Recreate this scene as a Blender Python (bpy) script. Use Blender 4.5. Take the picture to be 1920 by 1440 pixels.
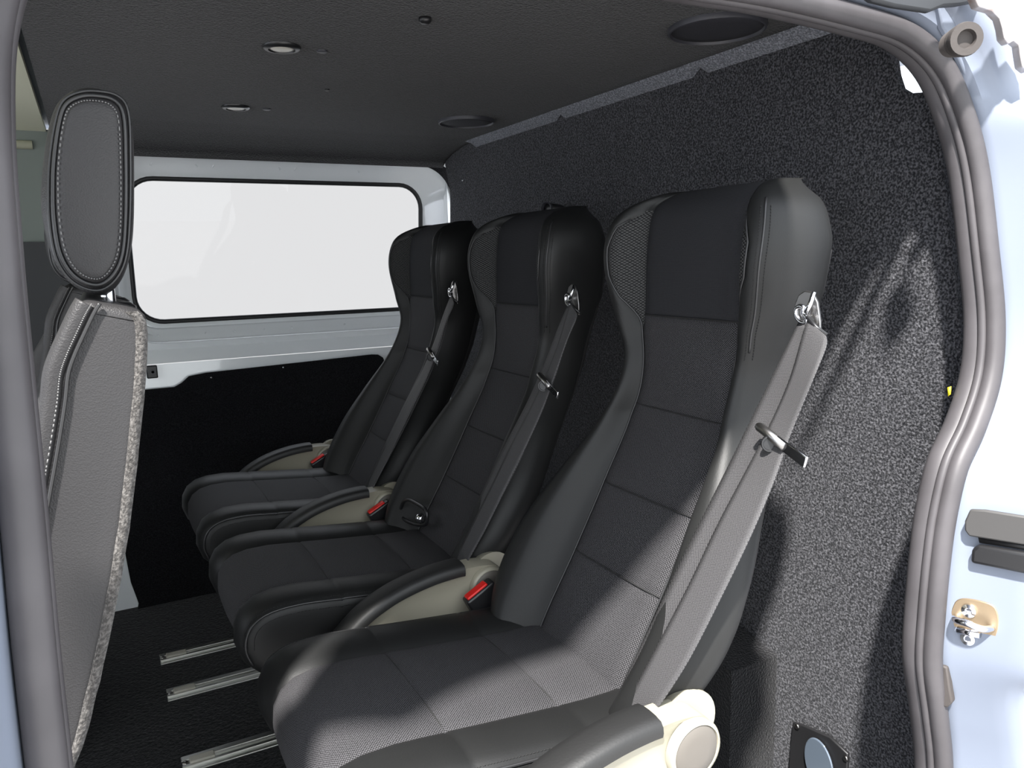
import bpy, bmesh, math, random
from mathutils import Vector, Matrix
random.seed(7)
for o in list(bpy.data.objects): bpy.data.objects.remove(o)
SC = bpy.context.scene; COL = SC.collection
# ---------------------------------------------------------------- camera
CAM = Vector((0.0, -0.56037, 0.98605)); YAW, PIT, ROL, F = 0.492545, 0.159561, -0.0234657, 1442.058
fw = Vector((math.sin(YAW)*math.cos(PIT), math.cos(YAW)*math.cos(PIT), -math.sin(PIT)))
r_ = Vector((math.cos(YAW), -math.sin(YAW), 0)); u_ = r_.cross(fw)
RT = r_*math.cos(ROL)+u_*math.sin(ROL); UP = -r_*math.sin(ROL)+u_*math.cos(ROL)
cd = bpy.data.cameras.new('camera'); cam = bpy.data.objects.new('camera', cd); COL.objects.link(cam)
m = Matrix((RT, UP, -fw)).transposed().to_4x4(); m.translation = CAM; cam.matrix_world = m
cd.sensor_width = 36; cd.lens = F/1920*36; cd.clip_start = 0.02; SC.camera = cam
# ---------------------------------------------------------------- world, sun, exposure
w = bpy.data.worlds.new('world'); SC.world = w; w.use_nodes = True
nt = w.node_tree; nt.nodes.clear()
def N(nt, t, **k):
    n = nt.nodes.new(t)
    for a, b in k.items():
        if a in n.inputs: n.inputs[a].default_value = b
        else: setattr(n, a, b)
    return n
wo = N(nt, 'ShaderNodeOutputWorld'); bg = N(nt, 'ShaderNodeBackground'); tc = N(nt, 'ShaderNodeTexCoord')
sx = N(nt, 'ShaderNodeSeparateXYZ'); rp = N(nt, 'ShaderNodeValToRGB'); mp = N(nt, 'ShaderNodeMapRange')
nt.links.new(tc.outputs['Generated'], sx.inputs[0]); nt.links.new(sx.outputs['Y'], mp.inputs[0])
mp.inputs[1].default_value = -1; mp.inputs[2].default_value = 1
nt.links.new(mp.outputs[0], rp.inputs[0]); nt.links.new(rp.outputs[0], bg.inputs[0]); nt.links.new(bg.outputs[0], wo.inputs[0])
e = rp.color_ramp.elements          # bright open sky on the door side, flat overcast on the far side
e[0].position = 0.0; e[0].color = (0.92, 0.97, 1.0, 1)
e[1].position = 0.955; e[1].color = (0.228, 0.229, 0.232, 1)
x = e.new(0.42); x.color = (0.85, 0.9, 1.0, 1); x = e.new(0.90); x.color = (0.66, 0.70, 0.76, 1)
bg.inputs[1].default_value = 3.4
sd = bpy.data.lights.new('sun', 'SUN'); sun = bpy.data.objects.new('sun', sd); COL.objects.link(sun)
SUND = Vector((0.41, 0.45, -0.9)).normalized()
sun.rotation_euler = SUND.to_track_quat('-Z', 'Y').to_euler(); sun.location = (-1, -3, 4)
sd.energy = 16.0; sd.angle = math.radians(2.5); sd.color = (1.0, 0.97, 0.93)
SC.view_settings.view_transform = 'Standard'; SC.view_settings.look = 'None'
SC.view_settings.exposure = 0.0; SC.view_settings.gamma = 1.0; SC.view_settings.use_curve_mapping = False
# ---------------------------------------------------------------- helpers
def at(px, py, ax, val):
    d = fw+RT*((px-960)/F)+UP*((720-py)/F); i = 'xyz'.index(ax)
    return CAM+d*((val-CAM[i])/d[i])
def lerp(xs, ys, v):
    if v <= xs[0]: return ys[0]
    for i in range(1, len(xs)):
        if v <= xs[i]:
            t = (v-xs[i-1])/(xs[i]-xs[i-1]); return ys[i-1]+(ys[i]-ys[i-1])*t
    return ys[-1]
def slerp_(xs, ys, v):          # smooth (cosine-free Catmull) interpolation
    n = len(xs)
    if v <= xs[0]: return ys[0]
    if v >= xs[-1]: return ys[-1]
    for i in range(1, n):
        if v <= xs[i]: break
    h = xs[i]-xs[i-1]; t = (v-xs[i-1])/h
    def tan(k):
        a = max(k-1, 0); b = min(k+1, n-1); return (ys[b]-ys[a])/(xs[b]-xs[a])
    m0, m1 = tan(i-1)*h, tan(i)*h
    return (2*t**3-3*t*t+1)*ys[i-1]+(t**3-2*t*t+t)*m0+(-2*t**3+3*t*t)*ys[i]+(t**3-t*t)*m1
def catmull(P, n, closed=False):
    P = [Vector(p) for p in P]; out = []; L = len(P)
    rng = range(L) if closed else range(L-1)
    for i in rng:
        g = (lambda k: P[k % L]) if closed else (lambda k: P[min(max(k, 0), L-1)])
        a, b, c, d = g(i-1), g(i), g(i+1), g(i+2)
        for j in range(n):
            t = j/n
            out.append(0.5*((2*b)+(c-a)*t+(2*a-5*b+4*c-d)*t*t+(-a+3*b-3*c+d)*t**3))
    if not closed: out.append(P[-1])
    return out
def root(name, loc, label, cat, group=None):
    o = bpy.data.objects.new(name, None); COL.objects.link(o); o.location = loc; o.empty_display_size = .05
    o['label'] = label; o['category'] = cat
    if group: o['group'] = group
    return o
def tag(o, label, cat, group=None):
    o['label'] = label; o['category'] = cat
    if group: o['group'] = group
    return o
def wloc(o):
    v = Vector((0, 0, 0))
    while o: v += o.location; o = o.parent
    return v
def mesh(name, V, Fc, mat, parent=None, smooth=True, kind=None, bevel=0, seg=2, label=None, uv=None, ang=None):
    off = wloc(parent) if parent else Vector((0, 0, 0))
    me = bpy.data.meshes.new(name); me.from_pydata([tuple(Vector(v)-off) for v in V], [], Fc)
    bm = bmesh.new(); bm.from_mesh(me); bmesh.ops.recalc_face_normals(bm, faces=bm.faces); bm.to_mesh(me); bm.free()
    if uv:
        ul = me.uv_layers.new(name='uv')
        for lp in me.loops: ul.data[lp.index].uv = uv[lp.vertex_index]
    me.materials.append(mat)
    for p in me.polygons: p.use_smooth = smooth
    o = bpy.data.objects.new(name, me); COL.objects.link(o)
    if parent: o.parent = parent
    if kind: o['kind'] = kind
    if label: o['label'] = label
    if bevel:
        b = o.modifiers.new('bevel', 'BEVEL'); b.width = bevel; b.segments = seg; b.limit_method = 'ANGLE'; b.angle_limit = math.radians(40)
    if ang: 
        me.set_sharp_from_angle(angle=math.radians(ang))
    elif smooth and bevel: me.set_sharp_from_angle(angle=math.radians(50))
    return o
class G:                         # geometry collector for one mesh
    def __init__(s): s.v = []; s.f = []
    def add(s, V, Fc):
        b = len(s.v); s.v += [Vector(v) for v in V]; s.f += [[i+b for i in f] for f in Fc]; return s
    def box(s, a, b):
        x0, y0, z0 = a; x1, y1, z1 = b
        return s.add([(x0,y0,z0),(x1,y0,z0),(x1,y1,z0),(x0,y1,z0),(x0,y0,z1),(x1,y0,z1),(x1,y1,z1),(x0,y1,z1)],
                     [[0,3,2,1],[4,5,6,7],[0,1,5,4],[1,2,6,5],[2,3,7,6],[3,0,4,7]])
    def obox(s, c, ax, ay, az):  # oriented box: centre and three half-axis vectors
        c, ax, ay, az = map(Vector, (c, ax, ay, az))
        V = [c+ax*i+ay*j+az*k for k in (-1, 1) for i, j in ((-1,-1),(1,-1),(1,1),(-1,1))]
        return s.add(V, [[0,3,2,1],[4,5,6,7],[0,1,5,4],[1,2,6,5],[2,3,7,6],[3,0,4,7]])
    def tube(s, P, r, n=8, closed=False, cap=True):
        P = [Vector(p) for p in P]; L = len(P); V = []; Fc = []; prev = None
        for i, p in enumerate(P):
            a = P[(i-1) % L] if (closed or i) else p; b = P[(i+1) % L] if (closed or i < L-1) else p
            t = (b-a).normalized()
            if prev is None:
                q = Vector((0, 0, 1)) if abs(t.z) < .9 else Vector((1, 0, 0)); q = (q-t*q.dot(t)).normalized()
            else: q = (prev-t*prev.dot(t)).normalized()
            prev = q; h = t.cross(q); rr = r[i] if isinstance(r, (list, tuple)) else r
            for k in range(n):
                an = 2*math.pi*k/n; V.append(p+(q*math.cos(an)+h*math.sin(an))*rr)
        for i in range(L if closed else L-1):
            for k in range(n):
                j = (i+1) % L; Fc.append([i*n+k, i*n+(k+1) % n, j*n+(k+1) % n, j*n+k])
        if cap and not closed: Fc.append(list(range(n))); Fc.append([(L-1)*n+k for k in range(n)])
        return s.add(V, Fc)
    def lathe(s, c, axis, prof, n=32):   # prof: (radius, height) pairs along axis
        c = Vector(c); a = Vector(axis).normalized(); q = Vector((0, 0, 1)) if abs(a.z) < .9 else Vector((1, 0, 0))
        q = (q-a*q.dot(a)).normalized(); h = a.cross(q); V = []; Fc = []
        for r, z in prof:
            for k in range(n):
                an = 2*math.pi*k/n; V.append(c+a*z+(q*math.cos(an)+h*math.sin(an))*r)
        for i in range(len(prof)-1):
            for k in range(n): Fc.append([i*n+k, i*n+(k+1) % n, (i+1)*n+(k+1) % n, (i+1)*n+k])
        if prof[0][0] > 0: Fc.append(list(range(n)))
        if prof[-1][0] > 0: Fc.append([(len(prof)-1)*n+k for k in range(n)])
        return s.add(V, Fc)
    def prism(s, P, d):          # polygon P extruded by vector d
        P = [Vector(p) for p in P]; d = Vector(d); n = len(P)
        return s.add(P+[p+d for p in P], [list(range(n)), [n+i for i in range(n)]]+[[i, (i+1) % n, n+(i+1) % n, n+i] for i in range(n)])
    def build(s, name, mat, parent=None, **k): return mesh(name, s.v, s.f, mat, parent, **k)
# ---------------------------------------------------------------- materials
def mat(name, col, rough=.6, metal=0, spec=.5, bump=None, mix=None, sheen=0, coat=0, emit=None):
    m = bpy.data.materials.new(name); m.use_nodes = True; nt = m.node_tree; b = nt.nodes['Principled BSDF']
    b.inputs['Base Color'].default_value = (*col, 1); b.inputs['Roughness'].default_value = rough
    b.inputs['Metallic'].default_value = metal; b.inputs['Specular IOR Level'].default_value = spec
    b.inputs['Sheen Weight'].default_value = sheen; b.inputs['Coat Weight'].default_value = coat
    b.inputs['Sheen Roughness'].default_value = .5
    tc = N(nt, 'ShaderNodeTexCoord')
    if mix:                      # (colour2, scale, low, high, detail)
        n = N(nt, 'ShaderNodeTexNoise'); n.inputs['Scale'].default_value = mix[1]; n.inputs['Detail'].default_value = mix[4] if len(mix) > 4 else 3
        nt.links.new(tc.outputs['Object'], n.inputs['Vector'])
        r = N(nt, 'ShaderNodeValToRGB'); r.color_ramp.elements[0].position = mix[2]; r.color_ramp.elements[1].position = mix[3]
        r.color_ramp.elements[0].color = (*col, 1); r.color_ramp.elements[1].color = (*mix[0], 1)
        nt.links.new(n.outputs['Fac'], r.inputs[0]); nt.links.new(r.outputs[0], b.inputs['Base Color'])
    if bump:                     # (scale, strength, distance, kind)
        if len(bump) > 3 and bump[3] == 'v':
            n = N(nt, 'ShaderNodeTexVoronoi'); n.inputs['Scale'].default_value = bump[0]; out = n.outputs['Distance']
        else:
            n = N(nt, 'ShaderNodeTexNoise'); n.inputs['Scale'].default_value = bump[0]; n.inputs['Detail'].default_value = 4; out = n.outputs['Fac']
        nt.links.new(tc.outputs['Object'], n.inputs['Vector'])
        bp = N(nt, 'ShaderNodeBump'); bp.inputs['Strength'].default_value = bump[1]; bp.inputs['Distance'].default_value = bump[2]
        nt.links.new(out, bp.inputs['Height']); nt.links.new(bp.outputs[0], b.inputs['Normal'])
    return m
def carpet(name, dark, light, scale=330, lo=.42, hi=.66):
    m = mat(name, dark, .95, 0, .1, bump=(scale*.8, .9, .004), mix=(light, scale, lo, hi, 4), sheen=.15)
    nt = m.node_tree                  # longer stray fibres on top of the felt
    b = nt.nodes['Principled BSDF']; old = b.inputs['Base Color'].links[0].from_socket
    tc = [n for n in nt.nodes if n.type == 'TEX_COORD'][0]
    n1 = N(nt, 'ShaderNodeTexNoise'); n1.inputs['Scale'].default_value = 260; n1.inputs['Detail'].default_value = 2; n1.inputs['Distortion'].default_value = 1.5
    nt.links.new(tc.outputs['Object'], n1.inputs['Vector'])
    r = N(nt, 'ShaderNodeValToRGB'); es = r.color_ramp.elements
    es[0].position = .485; es[0].color = (0, 0, 0, 1); es[1].position = .5; es[1].color = (1, 1, 1, 1); q = es.new(.515); q.color = (0, 0, 0, 1)
    nt.links.new(n1.outputs['Fac'], r.inputs[0])
    mx = N(nt, 'ShaderNodeMix'); mx.data_type = 'RGBA'; mx.blend_type = 'ADD'
    sc = N(nt, 'ShaderNodeMath'); sc.operation = 'MULTIPLY'; sc.inputs[1].default_value = .35
    nt.links.new(r.outputs[0], sc.inputs[0]); nt.links.new(sc.outputs[0], mx.inputs[0])
    nt.links.new(old, mx.inputs[6]); mx.inputs[7].default_value = (*[c*1.0 for c in light], 1)
    nt.links.new(mx.outputs[2], b.inputs['Base Color'])
    return m
def weave(name, dark, light, cell=.0022, ang=45, rough=.75):
    m = mat(name, dark, rough, 0, .25); nt = m.node_tree; b = nt.nodes['Principled BSDF']
    uv = N(nt, 'ShaderNodeUVMap'); mp = N(nt, 'ShaderNodeMapping'); mp.inputs['Rotation'].default_value = (0, 0, math.radians(ang))
    mp.inputs['Scale'].default_value = (1/cell, 1/cell, 1)
    v = N(nt, 'ShaderNodeTexVoronoi'); v.inputs['Scale'].default_value = 1; v.inputs['Randomness'].default_value = .12; v.voronoi_dimensions = '2D'
    nt.links.new(uv.outputs[0], mp.inputs[0]); nt.links.new(mp.outputs[0], v.inputs['Vector'])
    r = N(nt, 'ShaderNodeValToRGB'); r.color_ramp.elements[0].position = .22; r.color_ramp.elements[1].position = .5
    r.color_ramp.elements[0].color = (*light, 1); r.color_ramp.elements[1].color = (*dark, 1)
    nt.links.new(v.outputs['Distance'], r.inputs[0]); nt.links.new(r.outputs[0], b.inputs['Base Color'])
    bp = N(nt, 'ShaderNodeBump'); bp.invert = True; bp.inputs['Strength'].default_value = .6; bp.inputs['Distance'].default_value = .0008
    nt.links.new(v.outputs['Distance'], bp.inputs['Height']); nt.links.new(bp.outputs[0], b.inputs['Normal'])
    return m
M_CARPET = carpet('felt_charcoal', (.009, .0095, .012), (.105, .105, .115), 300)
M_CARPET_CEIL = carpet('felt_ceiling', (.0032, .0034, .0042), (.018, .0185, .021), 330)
M_CARPET_BLK = carpet('felt_black', (.003, .003, .004), (.014, .014, .016))
M_FLOOR = carpet('floor_pile', (.002, .002, .0025), (.025, .025, .028), 170, .45, .75)
M_LEATHER = mat('black_leather', (.0105, .0107, .0107), .5, 0, .3, bump=(500, .15, .0004, 'v'))
M_FLEATHER = mat('grey_leather', (.026, .025, .026), .5, 0, .4, bump=(700, .5, .0005, 'v'))
M_FABRIC = weave('mesh_fabric', (.007, .007, .0075), (.075, .073, .078))
M_WING = weave('wing_mesh', (.004, .004, .0045), (.06, .06, .06), .0030)
M_HEADF = weave('plain_fabric', (.012, .0125, .0142), (.032, .032, .036), .0013, 0)
M_BELT = weave('belt_web', (.034, .033, .035), (.10, .098, .10), .0016, 20, .5)
M_THREAD = mat('grey_thread', (.16, .16, .16), .8)
M_THREAD_D = mat('black_thread', (.012, .012, .012), .8)
M_PIPE = mat('piping_leather', (.022, .022, .023), .35)
M_SHELL = mat('seat_shell_plastic', (.013, .0125, .0125), .6, bump=(900, .15, .0004))
M_BEIGE = mat('beige_plastic', (.29, .272, .215), .42, bump=(700, .05, .0004))
M_CAPG = mat('grey_cap_plastic', (.10, .09, .078), .55)
M_BLKP = mat('black_plastic', (.013, .013, .014), .35)
M_PADP = mat('armrest_pad', (.011, .011, .011), .55, bump=(350, .3, .0006))
M_RED = mat('red_button', (.62, .012, .010), .35)
M_CHROME = mat('chrome', (.78, .78, .80), .12, 1)
M_STEEL = mat('dark_steel', (.33, .32, .31), .28, 1)
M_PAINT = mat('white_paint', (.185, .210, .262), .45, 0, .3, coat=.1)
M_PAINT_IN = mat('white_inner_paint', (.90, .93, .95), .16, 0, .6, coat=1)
M_RUBBER = mat('seal_rubber', (.056, .052, .055), .5, 0, .35, mix=((.074, .069, .073), 14, .4, .7), bump=(60, .12, .001))
M_RUBD = mat('black_rubber', (.010, .010, .011), .5)
M_RUBG = mat('grey_buffer_rubber', (.05, .043, .040), .7, bump=(150, .3, .001))
M_ALU = mat('rail_aluminium', (.55, .55, .52), .38, 1, bump=(160, .2, .0006))
M_STOP = mat('rail_stop_plastic', (.46, .44, .38), .5)
M_HEADL = mat('beige_headliner', (.60, .60, .46), .9, bump=(300, .3, .001))
M_TRIMG = mat('cab_trim_grey_green', (.16, .185, .17), .7)
M_TRIMD = mat('cab_trim_dark', (.02, .022, .025), .6)
M_STRIKER = mat('zinc_plate', (.42, .32, .21), .35, .8)
M_SKY_LENS = mat('glossy_lens', (.12, .15, .19), .05, .3, .9, coat=1)
M_BRK = mat('dirty_bracket_metal', (.55, .52, .52), .4, .6, mix=((.30, .18, .13), 30, .45, .7), bump=(60, .4, .002))
M_LAMPG = mat('lamp_lens', (.55, .53, .47), .3)
M_GROUND = mat('concrete', (.38, .37, .36), .9, mix=((.30, .29, .28), 4, .4, .7))
M_YEL = mat('yellow_sticker', (.75, .65, .02), .5)
gm = bpy.data.materials.new('window_glass'); gm.use_nodes = True; nt = gm.node_tree; nt.nodes.clear()
o1 = N(nt, 'ShaderNodeOutputMaterial'); tr = N(nt, 'ShaderNodeBsdfTransparent'); gl = N(nt, 'ShaderNodeBsdfGlossy'); mx = N(nt, 'ShaderNodeMixShader')
gl.inputs['Roughness'].default_value = .02; fr = N(nt, 'ShaderNodeFresnel'); fr.inputs[0].default_value = 1.3
nt.links.new(fr.outputs[0], mx.inputs[0]); nt.links.new(tr.outputs[0], mx.inputs[1]); nt.links.new(gl.outputs[0], mx.inputs[2]); nt.links.new(mx.outputs[0], o1.inputs[0])
M_GLASS = gm
# ================================================================ STRUCTURE
FZ = .04; CZ = 1.331; BX = 1.014
def struct(name, g, m, **k): return g.build(name, m, kind='structure', **k)
struct('floor', G().box((-1.0, -.02, FZ-.05), (1.25, 1.80, FZ)), M_FLOOR, smooth=False)
struct('wall_ground', G().box((-8, -8, -.62), (8, .0, -.52)).box((-1.4, 0, -.62), (3, 1.9, -.52)), M_GROUND, smooth=False).name = 'ground'
# carpeted roof lining: flat field, turned-down edge at the bulkhead and a rounded run-down to the far window
g = G(); xs = [-.055+(.985+.055)*i/24 for i in range(25)]
prof = [(.085, 1.31), (.10, 1.325), (.13, CZ), (1.0, CZ), (1.50, CZ), (1.60, 1.325), (1.68, 1.312), (1.73, 1.298), (1.755, 1.280)]
def xe(y):      # edge beside the bulkhead, with two notches
    return .985
V = []; Fc = []
cols = [-.055, -.05, .2, .5, .8, .93, .965, .986, .995, 1.000]
zdn = [0, 0, 0, 0, 0, 0, 0, -.001, -.009, -.019]
ys = [p[0] for p in prof]; zs_ = [p[1] for p in prof]
yl = [.085, .1, .13]+[.13+.02*i for i in range(1, 70)]+[1.53, 1.56, 1.6, 1.64, 1.68, 1.73, 1.755]
for y in yl:
    for c, d in zip(cols, zdn):
        zz = lerp(ys, zs_, y)
        nd = d*(1 if y < 1.515 else max(0, 1-(y-1.515)/.02))
        if abs(y-1.05) < .013 or abs(y-.565) < .013: nd = d*.35
        V.append((c+.012*(c > .999), y, zz+nd))
nc = len(cols)
for i in range(len(yl)-1):
    for j in range(nc-1): Fc.append([i*nc+j, i*nc+j+1, (i+1)*nc+j+1, (i+1)*nc+j])
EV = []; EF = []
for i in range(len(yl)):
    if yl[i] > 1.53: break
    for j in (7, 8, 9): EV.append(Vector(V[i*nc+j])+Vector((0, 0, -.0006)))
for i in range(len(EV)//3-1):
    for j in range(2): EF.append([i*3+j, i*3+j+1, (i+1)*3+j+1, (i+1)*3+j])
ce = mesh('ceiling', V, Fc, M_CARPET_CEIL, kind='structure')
sm = mesh('ceiling_edge_painted_light', EV, EF, carpet('felt_edge_painted_light', (.09, .095, .11), (.27, .28, .31), 300), kind='structure')  # ceiling felt again, paler colour stands in for light along the bent edge
sm = ce.modifiers.new('s', 'SOLIDIFY'); sm.thickness = .012; sm.offset = 1
# bulkhead panel with its cut-away near edge
bp = [(1560, 40), (1668, 70), (1674, 100), (1680, 140), (1688, 165), (1705, 175), (1741, 172), (1750, 195), (1760, 240), (1770, 330), (1780, 430), (1792, 530), (1801, 620), (1805, 700), (1800, 765), (1785, 810), (1760, 860), (1750, 920), (1742, 1000), (1730, 1100), (1724, 1200), (1726, 1300), (1742, 1390), (1755, 1460), (1760, 1560)]
P = [at(a, b, 'x', BX) for a, b in bp]
P = [Vector((BX, .19, 1.345))]+P[1:]+[Vector((BX, .05, 0.04)), Vector((BX, 1.76, .04)), Vector((BX, 1.76, .7)), Vector((BX, 1.73, .95)), Vector((BX, 1.71, 1.2)), Vector((BX, 1.76, 1.345))]
struct('wall_bulkhead', G().prism(P, (.012, 0, 0)), M_CARPET, smooth=False)
# --- far side: painted inner skin with the window recess
def rrect(x0, x1, z0, z1, r, n=8):
    out = []
    for cx, cz, a0 in ((x1-r, z1-r, 0), (x0+r, z1-r, 90), (x0+r, z0+r, 180), (x1-r, z0+r, 270)):
        for k in range(n+1):
            a = math.radians(a0+90*k/n); out.append((cx+r*math.cos(a), cz+r*math.sin(a)))
    return out
def yg(z): return 1.905-(z-.83)*.11      # glass leans in towards the roof
GX0, GX1, GZ0, GZ1 = .100, .975, .832, 1.235
loops = []
for off, dy, r in ((0, 0, .075), (.004, -.006, .078), (.018, -.010, .085), (.022, -.024, .088), (.036, -.030, .095), (.040, -.045, .10), (.052, -.052, .11), (.058, -.075, .115)):
    loops.append([(px, yg(pz)+dy, pz) for px, pz in rrect(GX0-off, GX1+off, GZ0-off, GZ1+off, r)])
L = [(px, yg(pz)-.10+(.03 if pz < .9 else 0), pz) for px, pz in rrect(GX0-.10, GX1+.105, GZ0-.075, GZ1+.075, .12)]; loops.append(L)
L = [(px, 1.80, pz) for px, pz in rrect(GX0-.115, GX1+.125, GZ0-.11, GZ1+.09, .10)]; loops.append(L)
n = len(loops[0]); V = [p for l in loops for p in l]; Fc = []
for i in range(len(loops)-1):
    for k in range(n): Fc.append([i*n+k, i*n+(k+1) % n, (i+1)*n+(k+1) % n, (i+1)*n+k])
# lower skin down to the floor and the pillar at the cab end
b0 = len(V); V += [(-.14, 1.80, .72), (1.25, 1.80, .72), (1.25, 1.79, .45), (1.25, 1.76, .02), (-.14, 1.76, .02), (-.14, 1.79, .45)]
Fc += [[b0, b0+1, b0+2, b0+5], [b0+5, b0+2, b0+3, b0+4]]
# pressed ledges in the sill
for z in (.795, .752):
    pass
struct('wall_far', G().add(V, Fc), M_PAINT_IN, ang=60)
rb = [Vector((px, yg(pz)-.002, pz)) for px, pz in rrect(GX0, GX1, GZ0, GZ1, .075)]
win = struct('window_1', G().tube(rb, .0075, 8, closed=True), M_RUBD)
gp = [(px, yg(pz)+.004, pz) for px, pz in rrect(GX0, GX1, GZ0, GZ1, .075)]
mesh('glass_pane', gp, [list(range(len(gp)))], M_GLASS, win, smooth=False)
# small pressed dimples and screw bosses of the window frame
def boss(px, py, y, r=.006, name='frame_boss', mt=None, lab='raised painted boss with a screw hole in the window frame', cat='boss', h=.004):
    p = at(px, py, 'y', y); gg = G().lathe(p, (0, -1, 0), [(r*1.6, -.002), (r*1.3, h*.5), (r, h), (r*.45, h), (r*.4, 0)], 16)
    return gg
# pressed reinforcement beads on the upper and lower rails of the frame
for (a, b, c, d, yy) in ((325, 318, 425, 322, 1.812), (437, 322, 500, 325, 1.812), (510, 326, 590, 330, 1.812), (620, 332, 745, 338, 1.812)):
    pass
g = G()
for (xa, xb_) in ((.17, .29), (.33, .52), (.56, .76)):
    zt = GZ1+.030; y = yg(zt)-.034
    g.tube([(xa, y, zt), (xa+.006, y-.001, zt+.010), (xb_-.006, y-.001, zt+.010), (xb_, y, zt)], .0022, 6)
for (xa, xb_) in ((.15, .28), (.36, .45), (.53, .70)):
    zt = GZ0-.034; y = yg(zt)-.040
    g.tube([(xa, y, zt), (xa+.006, y-.001, zt-.010), (xb_-.006, y-.001, zt-.010), (xb_, y, zt)], .0022, 6)
struct('trim_1', g, M_PAINT_IN)
# black carpeted lower side panel
pp = [(-.30, .055), (-.02, .0405), (.024, .0405), (.028, .055), (.014, .12), (.008, .2), (.008, .50), (.10, .655), (.175, .655), (.195, .665), (.215, .682), (.26, .688), (.755, .702), (.775, .700), (.790, .690), (.797, .672), (.800, .60), (.84, .45), (1.0, .35), (1.0, .0405)]
pp = pp[2:]
def yw(z): return 1.786 if z > .45 else 1.786-.03*(.45-z)/.4
pp2 = []
for i, (a, b) in enumerate(pp): pp2.append((a, b))
V = [(a, yw(b)-.004, b) for a, b in pp2]; 
struct('trim_2', G().prism(V, (0, -.006, 0)), M_CARPET_BLK, smooth=False)
# carpeted header over the window, rounded into the corner
inner = rrect(GX0-.062, GX1+.068, GZ0-.06, GZ1+.050, .11, 12)
top = [p for p in inner if p[1] > 1.02]
top.sort(key=lambda p: 0)
arc = [p for p in inner if p[1] > 1.0]   # runs right side up, over, left side down
Pn = [(a, 1.764-.02*max(0, (b-1.1)), b) for a, b in arc]
outp = [(max(min(a*1.0+(.08 if a > .5 else -.05), 1.12), -.055) if b < 1.25 else a, 1.762-.02*max(0, b-1.1), b if b < 1.25 else 1.34) for a, b in arc]
V = Pn+outp; n = len(Pn)
struct('trim_3', G().add(V, [[i, i+1, n+i+1, n+i] for i in range(n-1)]), M_CARPET_BLK, smooth=False)
# cab beyond the lining: beige headliner, side wall, dark dash region
struct('trim_4', G().box((-1.2, .1, 1.335), (-.067, 1.82, 1.35)), M_HEADL, smooth=False)
struct('wall_cab', G().box((-1.2, 1.78, 1.06), (-.02, 1.84, 1.34)), M_TRIMG, smooth=False)
struct('trim_5', G().tube([(-1.2, 1.775, 1.30), (-.10, 1.775, 1.30)], .011, 8), M_HEADL)
struct('wall_cab_lower', G().box((-1.2, 1.765, .70), (-.03, 1.81, 1.06)).box((-1.2, 1.76, .03), (-.145, 1.80, .70)), M_TRIMD, smooth=False)
struct('wall_cab_front', G().box((-1.24, .0, .03), (-1.2, 1.8, .75)).box((-1.24, .0, 1.20), (-1.2, 1.8, 1.34)), M_TRIMD, smooth=False)
# outer roof above everything
struct('roof', G().add([(-1.3, .02, 1.36), (1.5, .02, 1.36), (1.5, 1.9, 1.36), (-1.3, 1.9, 1.36), (-1.3, .15, 1.40), (1.5, .15, 1.40), (1.5, 1.75, 1.40), (-1.3, 1.75, 1.40)],
       [[0, 1, 5, 4], [1, 2, 6, 5], [2, 3, 7, 6], [3, 0, 4, 7], [4, 5, 6, 7], [0, 3, 2, 1]]), M_PAINT, smooth=False)
struct('wall_load_space', G().box((1.03, 1.77, .0), (1.5, 1.80, 1.36)), M_PAINT_IN, smooth=False)
# ---------------------------------------------------------------- door opening: seal + painted jamb and skin
ZY = [0, .5, .8, 1.0, 1.2, 1.3]; YY = [-.02, -.02, -.01, .02, .06, .10]
def ysf(z): return slerp_(ZY, YY, z)
def seal_at(px, py):
    y = 0.
    for _ in range(60):
        p = at(px, py, 'y', y); y = .6*y+.4*lerp(ZY, YY, p.z)
    return (p.x, p.z)
right = [seal_at(*q) for q in [(1280, -12), (1440, 14), (1600, 52), (1690, 82), (1755, 140), (1790, 230), (1815, 330), (1835, 480), (1843, 600), (1838, 700), (1812, 790), (1775, 868), (1752, 960), (1740, 1050), (1732, 1160), (1729, 1250), (1740, 1345), (1749, 1440)]]
left = [(-.047, .60), (-.046, .664), (-.045, .752), (-.043, .835), (-.042, .923), (-.041, .996), (-.038, 1.076), (-.030, 1.140)]
path2 = left+[(-.012, 1.185), (.03, 1.22), (.12, 1.238), (.3, 1.243)]+right+[(.905, .2), (.90, .08), (.86, .035), (.7, .02), (.2, .02), (.02, .03), (-.035, .08), (-.045, .2), (-.047, .4)]
pc = catmull([Vector((a, 0, b)) for a, b in path2], 8, closed=True)
NP = len(pc)
nor = []
for i in range(NP):
    t = (pc[(i+1) % NP]-pc[i-1]).normalized(); nv = Vector((-t.z, 0, t.x)); nor.append(nv)
cen = Vector((.45, 0, .6))
if (pc[0]-cen).dot(nor[0]) < 0: nor = [-q for q in nor]
def sweep(sec, closedsec=True, fn=None):
    V = []; Fc = []; k = len(sec)
    for i in range(NP):
        for (a, y) in (fn(i) if fn else sec):
            z = pc[i].z; q = pc[i]+nor[i]*a; V.append((q.x, ysf(z)+y, q.z))
    for i in range(NP):
        j = (i+1) % NP
        for s in range(k if closedsec else k-1): Fc.append([i*k+s, i*k+(s+1) % k, j*k+(s+1) % k, j*k+s])
    return V, Fc
def ell(ca, cy, ra, ry, n=14): return [(ca+ra*math.cos(2*math.pi*i/n), cy+ry*math.sin(2*math.pi*i/n)) for i in range(n)]
seal = root('door_seal', (.45, -.02, .03), 'long grey rubber weatherstrip running around the edge of the side door opening', 'door seal')
mesh('bulb', *sweep(ell(.009, -.0075, .0120, .0112)), M_RUBBER, seal)
mesh('trim_lip', *sweep(ell(.009, .0165, .0125, .0150)), M_RUBBER, seal)
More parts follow.
